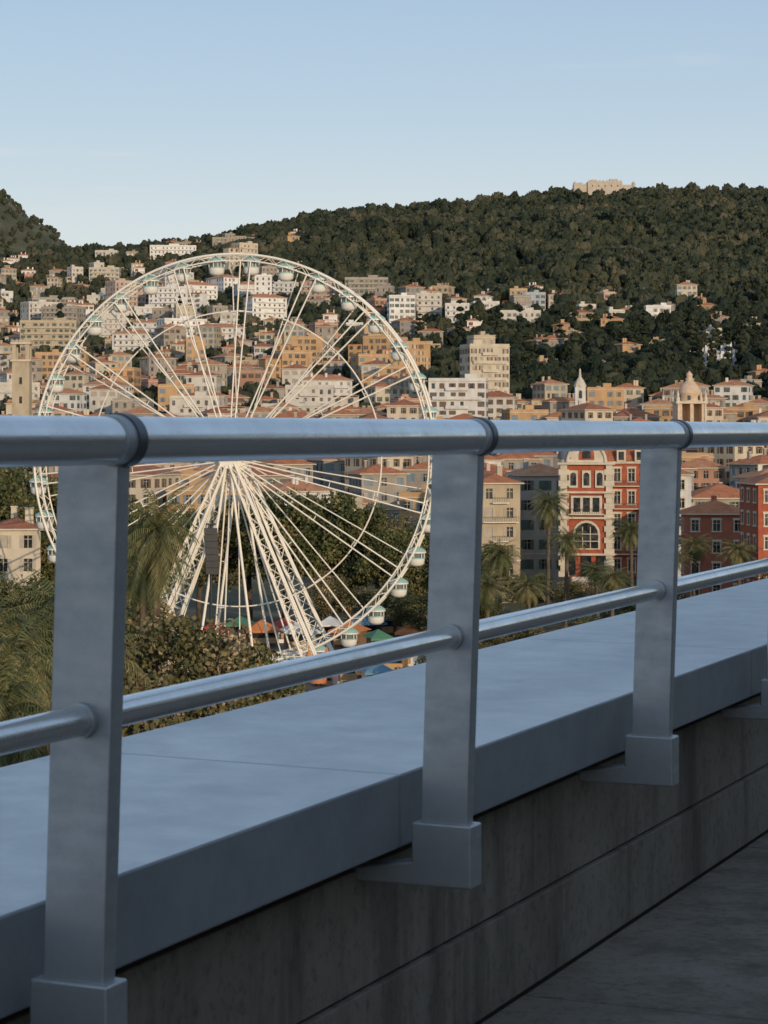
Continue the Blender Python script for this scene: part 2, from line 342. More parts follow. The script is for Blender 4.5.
# ---- specials
def sp_build(name,px0,px1,ytop,Y,nf,d,wall,roof='flat',rm=None,rot=0,fh=3.1,**k):
    w=(px1-px0)/F*Y; mb=building(w,d,nf,wall,roof,rm,fh=fh,**k); x=WX((px0+px1)/2,Y)
    z=WZ(ytop,Y)-nf*fh-.9
    take(x,Y,w*.5); return mb.obj(name,loc=(x,Y,z),rot=rot)
sp_build('apartment_building',150,196,246,1870,4,14,M_white,balc=2,shutters=False,rot=.1)
sp_build('apartment_building',213,265,238,1900,4,14,M_walls[3],balc=1,shutters=False)
sp_build('apartment_building',388,414,296,1250,4,13,M_white,balc=0,shutters=True,rot=.1)
sp_build('apartment_building',417,442,294,1262,4,13,M_walls[1],balc=1,shutters=False,rot=-.05)
sp_build('apartment_building',446,470,304,1240,3,13,M_walls[9],balc=1,shutters=False,rot=-.1)
sp_build('apartment_building',472,498,302,1250,4,12,M_walls[4],balc=2,rot=.1)
sp_build('apartment_building',500,540,311,1220,3,12,M_walls[1],balc=0)
sp_build('villa',524,545,293,1330,3,10,plain('pale_blue_wall',(.33,.4,.45)),'flat')
sp_build('villa',548,566,294,1335,3,10,M_walls[8],'hip',M_roof[1])
sp_build('apartment_building',345,388,278,1420,3,12,M_walls[3],balc=1)
sp_build('villa',575,592,270,1480,3,10,M_walls[6],'flat')
sp_build('villa',392,420,247,1750,2,12,M_walls[8],'flat')
sp_build('villa',515,530,266,1520,4,10,M_walls[0],'hip',M_roof[2])
sp_build('villa',645,670,306,1210,3,10,M_white,'flat')
sp_build('villa',600,622,318,1180,3,10,M_walls[6],'hip',M_roof[0])
sp_build('villa',570,592,312,1200,3,10,M_walls[2],'hip',M_roof[1])
sp_build('villa',676,696,284,1300,2,10,M_walls[8],'hip',M_roof[2])
sp_build('villa',735,765,300,1250,3,10,M_walls[1],'hip',M_roof[0])
sp_build('apartment_building',464,505,345,830,7,13,M_walls[8],rot=.25,fh=3.0,balc=2)
sp_build('apartment_building',470,492,336,838,8,9,M_walls[0],rot=.25,fh=3.0)
sp_build('apartment_building',430,487,379,760,5,13,M_walls[4],rot=-.1,fh=3.0,balc=2)
sp_build('apartment_building',22,78,321,1200,5,14,M_walls[0],balc=1)
sp_build('apartment_building',34,76,298,1450,4,14,M_walls[3],balc=1)
sp_build('apartment_building',90,120,268,1700,4,12,M_walls[8],balc=1)
sp_build('apartment_building',96,118,251,1860,3,12,M_walls[1])
sp_build('cream_townhouse',-8,40,522,322,4,11,M_walls[8],'hip',M_roof[1],rot=.15,fh=3.2,recess=True)
# stone tower left
mb=MB(); tw=5.4; mb.box(0,0,10,tw,tw,44,M_walls[0]); mb.box(0,0,32.3,tw+1,tw+1,.6,M_trim)
for s in(-1,1):
    for t in(-1,1): mb.box(s*2.1,t*2.1,35,1.2,1.2,4.8,M_walls[0])
mb.box(0,0,37.7,tw+.9,tw+.9,.6,M_trim)
for k in range(5):
    for s in(-1,1): mb.box(-2.4+k*1.2,s*2.8,38.4,.7,.5,.9,M_walls[0]); mb.box(s*2.8,-2.4+k*1.2,38.4,.5,.7,.9,M_walls[0])
for z in(14,20,26): mb.box(0,-2.71,z,.9,.06,2.2,M_glass)
mb.obj('stone_bell_tower',loc=(WX(22,720),720,WZ(340,720)-38.8)); take(WX(22,720),720,6)
# church
mb=MB(); mo=plain('ochre_church',(.55,.42,.30)); Yc=690
mb.box(0,10,0,16,24,24,M_walls[2]); 
mb.add([(-8.5,-2.4,12),(8.5,-2.4,12),(8.5,22,12),(-8.5,22,12),(0,-2.4,16),(0,22,16)],[(0,1,4),(1,2,5,4),(2,3,5),(3,0,4,5)],M_roof[0])
def arch(mb,cx,y,z0,w,h,mat,n=8,dep=.0):
    vs=[(cx-w/2,y,z0),(cx+w/2,y,z0)]
    for k in range(n+1):
        a=math.pi*k/n; vs.append((cx+w/2*math.cos(a),y,z0+h-w/2+w/2*math.sin(a)))
    mb.add(vs,[tuple(range(len(vs)))],mat)
mb.box(0,-4,4,8.6,6,26,mo); mb.box(0,-4,11.9,9.6,6.8,.5,M_trim)
for s in(-1,1):
    mb.box(s*3.7,-4,20,1.4,6,6,mo); mb.box(s*4.1,-7.1,20,.5,.4,6,M_trim)
mb.box(0,-4,20,1.0,6,6,mo); mb.box(0,-2.0,20,8.4,1.5,6,mo); mb.box(0,-4,23.2,9.6,7,.7,M_trim); mb.box(0,-4,16.6,8.5,6,1.6,mo)
arch(mb,0,-7.03,4,2.6,5,M_glass)
for s in(-1,1):
    mb.lathe(s*4.2,-6.9,[(.6,23.5),(.65,24.6),(.35,25.0),(.45,25.6),(0,27)],M_trim,8); mb.lathe(s*4.2,-1.2,[(.6,23.5),(.65,24.6),(.35,25.0),(.45,25.6),(0,27)],M_trim,8)
mb.lathe(0,-4,[(3.3,23.6),(3.3,25.6),(3.5,25.8),(3.4,26.4),(2.9,27.9),(1.9,29.1),(1.0,29.7),(.9,31.2),(1.1,31.4),(.7,32.0),(0,32.7)],mo,12,True)
for q in range(6):
    t=math.pi*2*q/6+.26; mb.box(3.3*math.cos(t),-4+3.3*math.sin(t),24.6,.1,.9,1.3,M_glass,rot=t)
mb.tube((0,-4,32.6),(0,-4,34.2),.09,M_iron); mb.box(0,-4,33.7,.8,.1,.12,M_iron)
mb.obj('church',loc=(WX(686,Yc),Yc,WZ(370,Yc)-33),rot=.12); take(WX(686,Yc),Yc+6,13)
mb=MB(); mb.box(0,0,4,3.6,3.6,16,M_walls[4]); mb.lathe(0,0,[(2.2,12),(2.2,12.5),(1.5,14),(.5,15.5),(.3,18),(0,18.6)],M_trim,8,False); arch(mb,0,-1.83,8,1.2,2.8,M_glass)
mb.obj('chapel_tower',loc=(WX(580,800),800,WZ(368,800)-18.6)); take(WX(580,800),800,4)
Yr=392; 
def red():
    mb=MB(); w=15.0; d=12; H=19
    wr=7.2
    for (p,u,n_,L,nb) in(((0.3,-d/2,0),(1,0,0),(0,-1,0),wr,3),((0.3+wr,-d/2,0),(0,1,0),(1,0,0),d,4),((.3+wr,d/2,0),(-1,0,0),(0,1,0),wr+7.8,5)):
        wall_grid(mb,p,u,n_,L,0,H,nb,5,M_red,M_sh[3],True,False,M_trim,1.05,2.1)
    bw=7.6; cx=-3.6; yb=-d/2-1.2
    x0=cx-bw/2;x1=cx+bw/2
    mb.box(cx,(yb+d/2)/2+.2,H/2,bw,(d/2-yb)-.4,H,M_red)
    for q in range(20):
        ex=.55 if q%2 else .85
        for xx in(x0,x1): mb.box(xx,yb+.4,q*.95+.475,ex*2,.86+ex*.1,.93,M_trim)
    for zz in (3.8,9.9,14.2,H): mb.box(cx,yb+.25,zz,bw+1.9,1.5,.35,M_trim)
    arch(mb,cx,yb+.14,4.6,4.6,4.9,M_trim); arch(mb,cx,yb+.1,4.8,3.9,4.3,M_glass)
    for q in(-.65,.65): mb.box(cx+q,yb+.06,6.6,.12,.06,3.6,M_trim)
    for q in(6.0,7.2): mb.box(cx,yb+.05,q,3.9,.05,.12,M_trim)
    mb.box(cx,yb+.12,12.1,5.2,.3,3.0,M_trim)
    for q in(-1.6,0,1.6): mb.box(cx+q,yb+.0,12.1,1.15,.1,2.4,M_glass)
    mb.box(cx,yb-.3,10.5,6.0,1.2,.2,M_trim)
    for q in range(16): mb.box(cx-2.9+q*.387,yb-.85,11.0,.05,.05,.8,M_iron)
    mb.box(cx,yb-.85,11.42,5.9,.07,.07,M_iron)
    for q in(-2.2,0,2.2): mb.box(cx+q,yb+.15,16.4,1.5,.2,2.9,M_trim); arch(mb,cx+q,yb+.04,15.3,1.0,2.2,M_glass)
    for q in(-2.6,0,2.6): mb.box(cx+q,yb+.1,1.9,1.6,.2,3.2,M_glass)
    vs=[];n=16
    for k in range(n+1):
        a=math.pi*k/n; vs.append((cx+bw*.42*math.cos(a),0,H+.2+3.4*math.sin(a)))
    A=[(x,yb+.2,zz) for x,_,zz in vs];B=[(x,yb+.9,zz) for x,_,zz in vs]
    m_=len(A); mb.add(A+B,[tuple(range(m_)),]+[(k,k+1,m_+k+1,m_+k) for k in range(m_-1)],M_trim)
    for k in range(n): mb.tube(A[k],A[k+1],.3,M_trim,6)
    arch(mb,cx,yb+.14,H+.6,2.6,2.2,M_red); arch(mb,cx,yb+.1,H+.85,1.5,1.5,M_glass)
    mb.box(.3,0,H+.18,w+.6,d+.8,.36,M_trim)
    mb.add([(-7.4,-6,H+.4),(7.6,-6,H+.4),(7.6,6,H+.4),(-7.4,6,H+.4),(-6.2,-4.5,H+3),(6.4,-4.5,H+3),(6.4,4.5,H+3),(-6.2,4.5,H+3)],[(0,1,5,4),(1,2,6,5),(2,3,7,6),(3,0,4,7),(4,5,6,7)],M_roof[1])
    mb.lathe(x0+.9,yb+2.2,[(1.8,H-5),(1.8,H+.8)],M_trim,12); mb.lathe(x0+.9,yb+2.2,[(2.1,H+.8),(2.0,H+1.5),(1.5,H+3.2),(.5,H+4.4),(0,H+5)],M_slate,12)
    for q in(2.2,5.2): mb.box(q,-6.2,H+1.3,1.5,.8,2.0,M_trim); mb.box(q,-6.62,H+1.3,.9,.06,1.4,M_glass)
    mb.lathe(6.6,-5.2,[(1.5,H-8),(1.5,H+1.2)],M_trim,12); mb.lathe(6.6,-5.2,[(1.8,H+1.2),(1.6,H+2.2),(.9,H+3.4),(0,H+4.6)],M_slate,12)
    for q in range(5): mb.box(6.2-.2,-6.72,H-6+q*1.5,.6,.1,1.0,M_glass)
    for j in range(1,5):
        mb.box(3.4,-6.5,j*3.8+.02,5.6,1.0,.16,M_trim)
        for q in range(15): mb.box(.75+q*.37,-6.96,j*3.8+.5,.04,.04,.8,M_iron)
        mb.box(3.4,-6.96,j*3.8+.92,5.5,.06,.06,M_iron)
    mb.box(7.3,-6.05,H/2,.7,.5,H,M_trim)
    wall_grid(mb,(x0,d/2,0),(0,-1,0),(-1,0,0),d,0,H,4,5,M_red,M_sh[3],True,False,M_trim,1.05,2.1)
    return mb
red().obj('art_nouveau_red_building',loc=(WX(609,Yr),Yr,WZ(463,Yr)-19),rot=-.12); take(WX(609,Yr),Yr+2,11)
sp_build('red_townhouse',683,746,508,378,4,11,M_redo,'hip',M_roof[0],rot=-.08,fh=3.5,recess=True,trim=M_trim)
sp_build('red_townhouse',748,830,478,352,5,11,M_red,'hip',M_roof[1],rot=.1,fh=3.5,recess=True,trim=M_trim)
sp_build('cream_townhouse',513,566,470,415,5,12,M_walls[7],'hip',M_roof[2],rot=.1,fh=3.5,recess=True)
sp_build('cream_townhouse',470,512,478,400,5,12,M_walls[0],'hip',M_roof[0],rot=.2,fh=3.3,recess=True,balc=2)
sp_build('cream_townhouse',652,690,470,430,5,11,M_walls[4],'hip',M_roof[0],rot=-.1,fh=3.4,recess=True,trim=M_trim)
sp_build('townhouse',566,602,452,470,6,12,M_walls[2],'hip',M_roof[0],rot=.05,fh=3.2,recess=True)
# cemetery terraces on the hill
mb=MB()
for k in range(6):
    Yk=1010+k*14; x=WX(718,Yk); z=float(terr(x,Yk)); mb.box(x+random.uniform(-3,3),Yk,z+.8,30-k*2,.8,4,M_walls[4])
    for q in range(26):
        hh=random.choice([1.2,1.8,2.5,4.2])*random.uniform(.8,1.2); mb.box(x-16+q*1.3+random.uniform(-.5,.5),Yk+random.uniform(2,7),z+2.6+hh/2,random.uniform(.6,1.5),1.2,hh+2.5,random.choice([M_white,M_walls[4],M_walls[9],M_walls[3]]))
mb.obj('cemetery_terraces')
for k in range(9): take(WX(718,960+k*14),960+k*14,14)
def scatter(n,pxr,Yr_,protos,name,rr=.5,cond=None,jit=.5,base=0.15):
    cnt=0
    for _ in range(n):
        px=random.uniform(*pxr);Y=random.uniform(*Yr_)
        me,w,d=random.choice(protos); r=max(w,d)*rr
        if cond and not cond(px,Y): continue
        x=WX(px,Y)
        if not free(x,Y,r): continue
        put(name,me,px,Y,base+random.uniform(-jit,jit)+random.choice([0,0,0,math.pi/2]),r); cnt+=1
    return cnt
nz=lambda px,Y,s,o:noise.noise(Vector((WX(px,Y)*s,Y*s,o)))
c1=scatter(2600,(430,900),(440,720),protos_near,'townhouse',.47)
c2=scatter(2400,(480,900),(720,870),protos_far,'townhouse',.55)
c3=scatter(2600,(-150,430),(455,740),protos_near,'townhouse',.52)
c4=scatter(170,(-150,330),(800,1620),protos_block,'apartment_building',.7,lambda px,Y:nz(px,Y,.006,3)>-.1)
c5=scatter(1700,(-150,420),(740,1150),protos_far,'townhouse',.68,lambda px,Y:nz(px,Y,.012,5)>-.3)
c6=scatter(1900,(-200,300),(1100,1960),protos_villa,'villa',.9,lambda px,Y:nz(px,Y,.009,9)>-.16+(max(0,Y-1500)/450)*.3)
c7=scatter(150,(300,640),(1120,1400),protos_villa,'villa',1.0)
c7+=scatter(110,(540,900),(900,1300),protos_villa,'villa',1.2)
c8=scatter(60,(-60,60),(2200,2450),protos_villa,'villa',1.1)
print('BLD',c1,c2,c3,c4,c5,c6,c7,c8)
mb=MB(); Mf=mat_noise('fort_stone',(.42,.36,.29),(.53,.46,.37),.3,.9)
mb.box(0,0,4,30,20,12,Mf); mb.box(-20,-1,3,14,14,10,Mf); mb.box(19.5,-1,2.6,13,14,9,Mf); mb.box(8,0,11,7,8,3.4,Mf); mb.box(-9,0,10.8,5,6,2.6,Mf);mb.box(-21,0,8.6,4,5,2,Mf)
for q in range(10): mb.box(-13.5+q*3,-9.6,10.5,1.4,.8,1.1,Mf)
for q in range(5): mb.box(-11+q*5.5,-10.02,6,.9,.06,1.4,M_glass)
for s in(-26,25): mb.lathe(s,-7,[(1.6,-3),(1.6,8.6),(0,10.4)],Mf,8)
mb.obj('hilltop_fort',loc=(WX(604,2010),2010,WZ(187,2010)-6)); take(WX(604,2010),2000,34)
# ---------------------------------------------------------------- forest
def forest_pts(n,pxr,Yr_,sp,dens=None,fr=2.5):
    out=[];grid={}
    for _ in range(n):
        Y=random.uniform(*Yr_); x=WX(random.uniform(*pxr),Y)
        g=(int(x//sp),int(Y//sp))
        if g in grid: continue
        if dens and not dens(x,Y): continue
        if not free(x,Y,fr): continue
        grid[g]=1; out.append((x,Y))
    return out
def inst(pts,s0,s1,zr=1.0):
    res=[]
    P=np.array(pts); zz=terr(P[:,0],P[:,1])
    for (x,y),z in zip(pts,zz):
        s=random.uniform(s0,s1)*(1+.25*noise.noise(Vector((x*.03,y*.03,4)))); res.append((x,y,z+.5,s,s*zr*random.uniform(.8,1.6),random.uniform(0,6.28)))
    return res
def dRight(x,Y):
    px=384+x/Y*F
    edge=1180 if px>560 else (1330 if px>430 else 1450)
    if px<330: edge=1450+(330-px)*1.7
    return Y>edge+30*math.sin(x*.03)
p1=forest_pts(26000,(30,880),(1200,2100),6.4,dRight,1.5)
bake('forest',protoR,inst(p1,3.4,7.2),M_forest)
p2=forest_pts(5000,(470,900),(860,1240),6.5,None,-1)
bake('hillside_trees',protoM,inst(p2,4,6.5,1.1),M_darkfol)
p3=forest_pts(14000,(-200,480),(780,2080),6.5,lambda x,Y: noise.noise(Vector((x*.012,Y*.012,1)))>-.42,-1.5)
bake('garden_trees',protoR,inst(p3,2.4,4.8),M_forest)
p4=forest_pts(2500,(-300,120),(2150,2900),9,None)
bake('mountain_scrub',protoR,inst(p4,2.5,5),M_forest)
p5=[(WX(px,Y),Y) for px,Y in [(640,1090),(634,1060),(645,1070),(692,1100),(697,1080),(703,1085),(716,1095),(722,1080),(738,1100),(744,1085),(752,1075),(760,1070),(766,1040),(762,1010),(690,1120),(610,1120),(500,1150),(545,1060),(520,1080),(460,1180),(420,1190),(655,1020),(780,1050),(800,1070),(480,1000),(530,990),(575,1000),(60,1300),(130,1200),(180,1350),(110,1500),(240,1250),(590,1080),(602,1100),(560,1110),(700,985),(712,990),(728,982),(741,990),(755,975),(694,990)]]
bake('cypress_trees',protoC,[(x,y,z,s,s2,r) for (x,y,z,s,s2,r) in inst(p5,5.0,7.2,.66)],M_darkfol)
p6=forest_pts(1400,(-150,900),(440,800),9,lambda x,Y:noise.noise(Vector((x*.02,Y*.02,7)))>-.05)
bake('street_trees',protoM,[(x,y,z+5,s,s2,r) for (x,y,z,s,s2,r) in inst(p6,3,4.8,1.0)],M_darkfol)
# ---------------------------------------------------------------- near trees
def leafy(seed,H,R,mat,nleaf=6500,ls=.42):
    r=np.random.default_rng(seed); rr=random.Random(seed); mb=MB()
    th=H*.38
    pts=[Vector((0,0,-.3)),Vector((rr.uniform(-.2,.2),rr.uniform(-.2,.2),th*.5)),Vector((rr.uniform(-.4,.4),rr.uniform(-.4,.4),th))]
    mb.path(pts,[H*.028,H*.022,H*.018],M_bark,8); top=pts[-1]; cl=[]
    for k in range(17):
        a=k*2.4+rr.uniform(-.3,.3); q=(k+.5)/17; el=q; rad=R*math.sqrt(max(.08,1-(el*1.1-.25)**2))*rr.uniform(.45,.85)
        c=Vector((math.cos(a)*rad,math.sin(a)*rad,th*.85+(H-th)*(.08+.82*el)))
        mid=(top+c)/2+Vector((0,0,-.4)); mb.path([top,mid,c],[H*.012,H*.008,H*.003],M_bark,5); cl.append((c,R*rr.uniform(.24,.42)))
    for k in range(16):
        c,rad=cl[k%17]; e=c+Vector((rr.uniform(-1,1),rr.uniform(-1,1),rr.uniform(-.2,1)))*rad*1.2; mb.tube(c,e,H*.003,M_bark,4,H*.001)
    P=[]
    per=nleaf//len(cl)
    for c,rad in cl:
        d=r.normal(size=(per,3)); d/=np.linalg.norm(d,axis=1)[:,None]; s=r.uniform(.35,1.08,(per,1))**.6
        s*=1+.25*np.sin(d[:,:1]*7+seed)*np.cos(d[:,1:2]*6)
        P.append(d*s*rad*np.array([1,1,.78])+np.array(c))
    LV,LT=leaf_tris(np.concatenate(P),ls,r)
    V0=np.array(mb.v); T0=[]
    for f in mb.f: T0.append((f[0],f[1],f[2]));T0.append((f[0],f[2],f[3]))
    T0=np.array(T0); V=np.concatenate([V0,LV]);T=np.concatenate([T0,LT+len(V0)]); mi=np.concatenate([np.zeros(len(T0)),np.ones(len(LT))])
    return np_mesh('broadleaf_tree',V,T,[M_bark,mat],mi)
def palm(seed,H,L=3.6):
    rr=random.Random(seed); mb=MB(); lx=rr.uniform(-.6,.6)
    pts=[Vector((lx*(k/8)**2,0,-.3+(H+.3)*k/8)) for k in range(9)]
    mb.path(pts,[.42,.34,.3,.29,.28,.28,.29,.33,.42],M_bark,9); top=pts[-1]
    for k in range(56):
        a=k*2.39996+rr.uniform(-.2,.2); el=math.radians(80-150*(k/56.0)**.9+rr.uniform(-8,8)); l=L*rr.uniform(.8,1.1)
        p=top.copy(); h=Vector((math.cos(a),math.sin(a),0)); side=Vector((-math.sin(a),math.cos(a),0)); e=el; n=11; prev=p.copy()
        for q in range(n):
            d=h*math.cos(e)+Vector((0,0,math.sin(e))); nxt=prev+d*(l/n); e-=math.radians(7.5 if el>0 else 5)
            mb.tube(prev,nxt,.035*(1-q/n)+.008,M_palm,3)
            t=(q+1)/n; ll=.75*math.sin(math.pi*min(1,t*.85+.12))+.12
            for z in(0,.5):
                bpt=prev.lerp(nxt,z)
                for s in(-1,1):
                    tip=bpt+side*s*ll*.75+d*ll*.5+Vector((0,0,-ll*(.35+rr.uniform(0,.35))))
                    mb.add([bpt-d*.05,bpt+d*.06,tip],[(0,1,2)],M_palm)
            prev=nxt
    return mb.mesh('palm_tree')
T1=[leafy(1,16,6.0,M_leaf2,9000,.40),leafy(2,15,5.2,M_leaf,8000,.42),leafy(3,17,6.5,M_leaf,9500,.44),leafy(4,13,5,M_leaf2,7000,.38)]
PM=[palm(1,15,4.0),palm(2,17,4.4),palm(3,11,4.2)]
G=-30
def tree(k,px,Y,top,hs=(16,15,17,13)):
    h=WZ(top,Y)-G; s=h/hs[k]; place('broadleaf_tree',T1[k],(WX(px,Y),Y,G),random.uniform(0,6.28),(max(s,.75),max(s,.75),s))
for k,px,Y,top in [(0,185,170,602),(1,235,175,632),(0,120,200,590),(2,75,215,578),(3,265,190,656),(2,25,235,570),(1,-10,180,600),(1,300,150,696),(0,90,150,650),(3,160,140,675),(2,60,130,720),(3,230,140,696),(1,-40,140,640),
    (2,-60,230,530),(1,60,262,585),(3,380,170,696),(2,110,250,570),
    (2,5,345,480),(1,65,330,520),(2,160,345,505),(0,200,352,500),(2,120,350,490),(1,70,365,475),(2,285,350,486),(1,320,345,484),(2,350,352,500),(0,378,356,506),(2,400,340,520),(1,430,345,536),(2,250,360,488),(3,330,330,572),(3,365,328,586),(1,395,322,582),(2,425,315,590),(3,450,300,596),(1,475,310,592),
    (1,20,360,455),(2,-30,340,460),(1,490,370,540),(2,530,360,572),(3,575,352,578),(3,605,345,584),(3,660,350,576),(1,640,340,594),(3,520,300,610),(3,560,290,626),(2,600,300,616),(3,700,330,594),(1,745,325,586),(3,770,300,576),(0,480,280,628),(2,455,250,646),(1,420,240,662),(2,800,320,544)]:
    tree(k,px,Y,top)
def pl(k,px,Y,top):
    h=WZ(top,Y)-G-1.5; s=h/(15,17,11)[k]; place('palm_tree',PM[k],(WX(px,Y),Y,G),random.uniform(0,6.28),(1,1,s))
for k,px,Y,top in [(0,155,170,512),(1,140,185,545),(1,22,125,622),(0,60,140,588),(0,-14,135,610),(2,100,150,640),(1,548,352,494),(0,566,338,530),(1,632,352,520),(0,500,318,542),(2,488,300,575),(0,694,356,535),(0,598,330,560),(1,36,110,705),(2,6,106,680),(1,125,262,545),(0,740,345,540),(2,530,310,575),(1,668,350,548),(0,612,320,566),(1,480,330,560)]:
    pl(k,px,Y,top)
# ---------------------------------------------------------------- ferris wheel
M_wh=plain('white_painted_steel',(.80,.75,.65),.5,.0,.35,var=.05,scale=.3)
M_cab=plain('cabin_white',(.76,.74,.69),.35,0,.5,var=.04)
M_teal=plain('cabin_teal',(.30,.47,.42),.4,0,.5,var=.08)
M_dkgl=plain('cabin_glass',(.16,.18,.18),.15,0,.6)
Yw=287; R=25.5; phi=math.radians(-9)
W=empty('ferris_wheel',(WX(234,Yw),Yw,WZ(459,Yw))); W.rotation_euler=(0,0,phi)
mb=MB(); hw=1.15; NG=36
for y in(-hw,hw):
    mb.ring(R,y,.16,M_wh,seg=144); mb.ring(R-.8,y,.10,M_wh,seg=144)
    if y>0: mb.ring(R*.725,y*.9,.10,M_wh,n=5)
    for k in range(72):
        a0=2*math.pi*k/72;a1=2*math.pi*(k+.5)/72;a2=2*math.pi*(k+1)/72
        P=lambda r,a:(r*math.cos(a),y,r*math.sin(a))
        mb.tube(P(R,a0),P(R-.8,a1),.05,M_wh,4); mb.tube(P(R-.8,a1),P(R,a2),.05,M_wh,4)
for k in range(NG):
    a=2*math.pi*(k+.5)/NG; c,s=math.cos(a),math.sin(a)
    mb.tube((R*c,-hw,R*s),(R*c,hw,R*s),.08,M_wh,5); mb.tube(((R-.8)*c,-hw,(R-.8)*s),((R-.8)*c,hw,(R-.8)*s),.06,M_wh,4)
    a2=a+math.pi/NG*2; mb.tube((R*c,-hw,R*s),(R*math.cos(a2),hw,R*math.sin(a2)),.04,M_wh,4)
mb.obj('rim',W)
mb=MB()
for k in range(18):
    a=2*math.pi*(k+.3)/18; c,s=math.cos(a),math.sin(a)
    for e in(-1,1):
        aa=a+e*.026; ah=a+e*.16; y=-1
        mb.tube((1.2*math.cos(ah),y*2.3,1.2*math.sin(ah)),((R-.8)*math.cos(aa),y*hw,(R-.8)*math.sin(aa)),.105,M_wh,5)
    aa=a+.09; mb.tube((1.2*math.cos(aa),2.3,1.2*math.sin(aa)),((R-.8)*math.cos(aa),hw,(R-.8)*math.sin(aa)),.085,M_wh,5)
    for rq in(.5,.725):
        r=R*rq; mb.tube((r*math.cos(a-.03),-hw-.3,r*math.sin(a-.03)),(r*math.cos(a+.03),-hw-.3,r*math.sin(a+.03)),.06,M_wh,4)
    r=R*.725; mb.tube((r*c,-hw*1.2,r*s),(r*c,hw*.9,r*s),.06,M_wh,4)
mb.obj('spokes',W)
mb=MB()
for y0,y1,r in((-3.4,3.4,.75),(-2.6,-2.0,1.6),(2.0,2.6,1.6),(-3.6,-3.35,1.15),(3.35,3.6,1.15)): mb.tube((0,y0,0),(0,y1,0),r,M_wh,20,caps=True)
mb.obj('hub',W)
Hh=W.location.z-G
def truss(mb,p0,p1,w0,w1,r=.16):
    p0=Vector(p0);p1=Vector(p1);d=(p1-p0).normalized(); a=d.cross(Vector((0,1,0))).normalized(); b=Vector((0,1,0)); n=16; pr=None
    for k in range(n+1):
        t=k/n; c=p0.lerp(p1,t); w=w0+(w1-w0)*t; cur=[c+a*w*i+b*w*j*.7 for i,j in((-1,-1),(1,-1),(1,1),(-1,1))]
        if pr:
            for i in range(4):
                mb.tube(pr[i],cur[i],r,M_wh,5); j=(i+1)%4
                mb.tube(pr[i] if k%2 else pr[j],cur[j] if k%2 else cur[i],.07,M_wh,4)
        for i in range(4): mb.tube(cur[i],cur[(i+1)%4],.06,M_wh,4)
        pr=cur
mb=MB()
for y in(-1,1):
    for fx in(-1,1):
        truss(mb,(fx*.5,y*3.3,-.6),(fx*11.0,y*5.2,-Hh+1.0),.35,.8)
        mb.tube((fx*.3,y*3.3,-1),(fx*3.6,y*4.6,-Hh+1),.18,M_wh,6)
    mb.tube((-10.8,y*5.2,-Hh+1.4),(10.8,y*5.2,-Hh+1.4),.25,M_wh,6)
mb.box(0,0,-Hh+.55,26,13,1.1,M_cab)
for fx in(-11,11):
    for y in(-5.2,5.2): mb.box(fx,y,-Hh+1.25,2.4,2.4,.3,M_cab)
for q in range(27): mb.box(-13+q,-6.4,-Hh+1.7,.06,.06,1.1,M_wh)
mb.box(0,-6.4,-Hh+2.25,26,.08,.08,M_wh)
for q in range(6): mb.box(5,-6.8-q*.35,-Hh+.9-q*.17,4,.34,.17,M_cab)
mb.obj('support_frame',W)
mb=MB()
for k in range(NG):
    a=2*math.pi*(k+.5)/NG; x,z=(R-.1)*math.cos(a),(R-.1)*math.sin(a); S=1.0
    def L(prof,m,n=12): mb.lathe(x,0,[(r*S,z+q*S) for r,q in prof],m,n)
    L([(0,-2.45),(.6,-2.4),(.95,-2.1),(1.02,-1.5)],M_cab); L([(1.02,-1.5),(1.08,-1.44),(1.02,-1.36)],M_teal)
    for q in range(6):
        t=2*math.pi*q/6+.3; mb.tube((x+.95*S*math.cos(t),.95*S*math.sin(t),z-1.4*S),(x+.95*S*math.cos(t),.95*S*math.sin(t),z-.65*S),.07,M_cab,4)
    L([(.82,-1.36),(.82,-.7)],M_dkgl)
    L([(1.2,-.66),(1.15,-.5),(.75,-.2),(.2,0),(0,.02)],M_teal); L([(1.2,-.8),(1.2,-.66)],M_cab)
    mb.tube((x,-hw,z),(x,hw,z),.07,M_cab,5)
mb.obj('cabins',W)
def kiosk(px,Y,w,d,h,roofc,name='market_stall',body=None):
    mb=MB(); body=body or M_cab
    mb.box(0,.3,h*.5,w,d-.6,h,body); mb.box(0,-d/2-.0,h*.42,w*.9,.5,h*.3,M_walls[6]); mb.box(0,-d/2+.28,h*.72,w*.8,.05,h*.36,M_glass)
    W2,D2=w/2+.5,d/2+.6
    mb.add([(-W2,-D2,h),(W2,-D2,h),(W2,D2,h),(-W2,D2,h),(0,0,h+min(w,d)*.45)],[(0,1,4),(1,2,4),(2,3,4),(3,0,4),(3,2,1,0)],roofc)
    mb.box(0,-D2,h-.16,2*W2,.04,.3,roofc)
    mb.obj(name,loc=(WX(px,Y),Y,G),rot=random.uniform(-.4,.4))
M_tent=plain('tent_canvas',(.66,.65,.61),.8); M_or=plain('orange_canvas',(.55,.2,.07),.7); M_bl=plain('blue_canvas',(.13,.25,.36),.7); M_rd=plain('red_canvas',(.42,.07,.05),.7); M_gn=plain('green_canvas',(.08,.22,.13),.7); M_wd=plain('chalet_wood',(.24,.14,.08),.8)
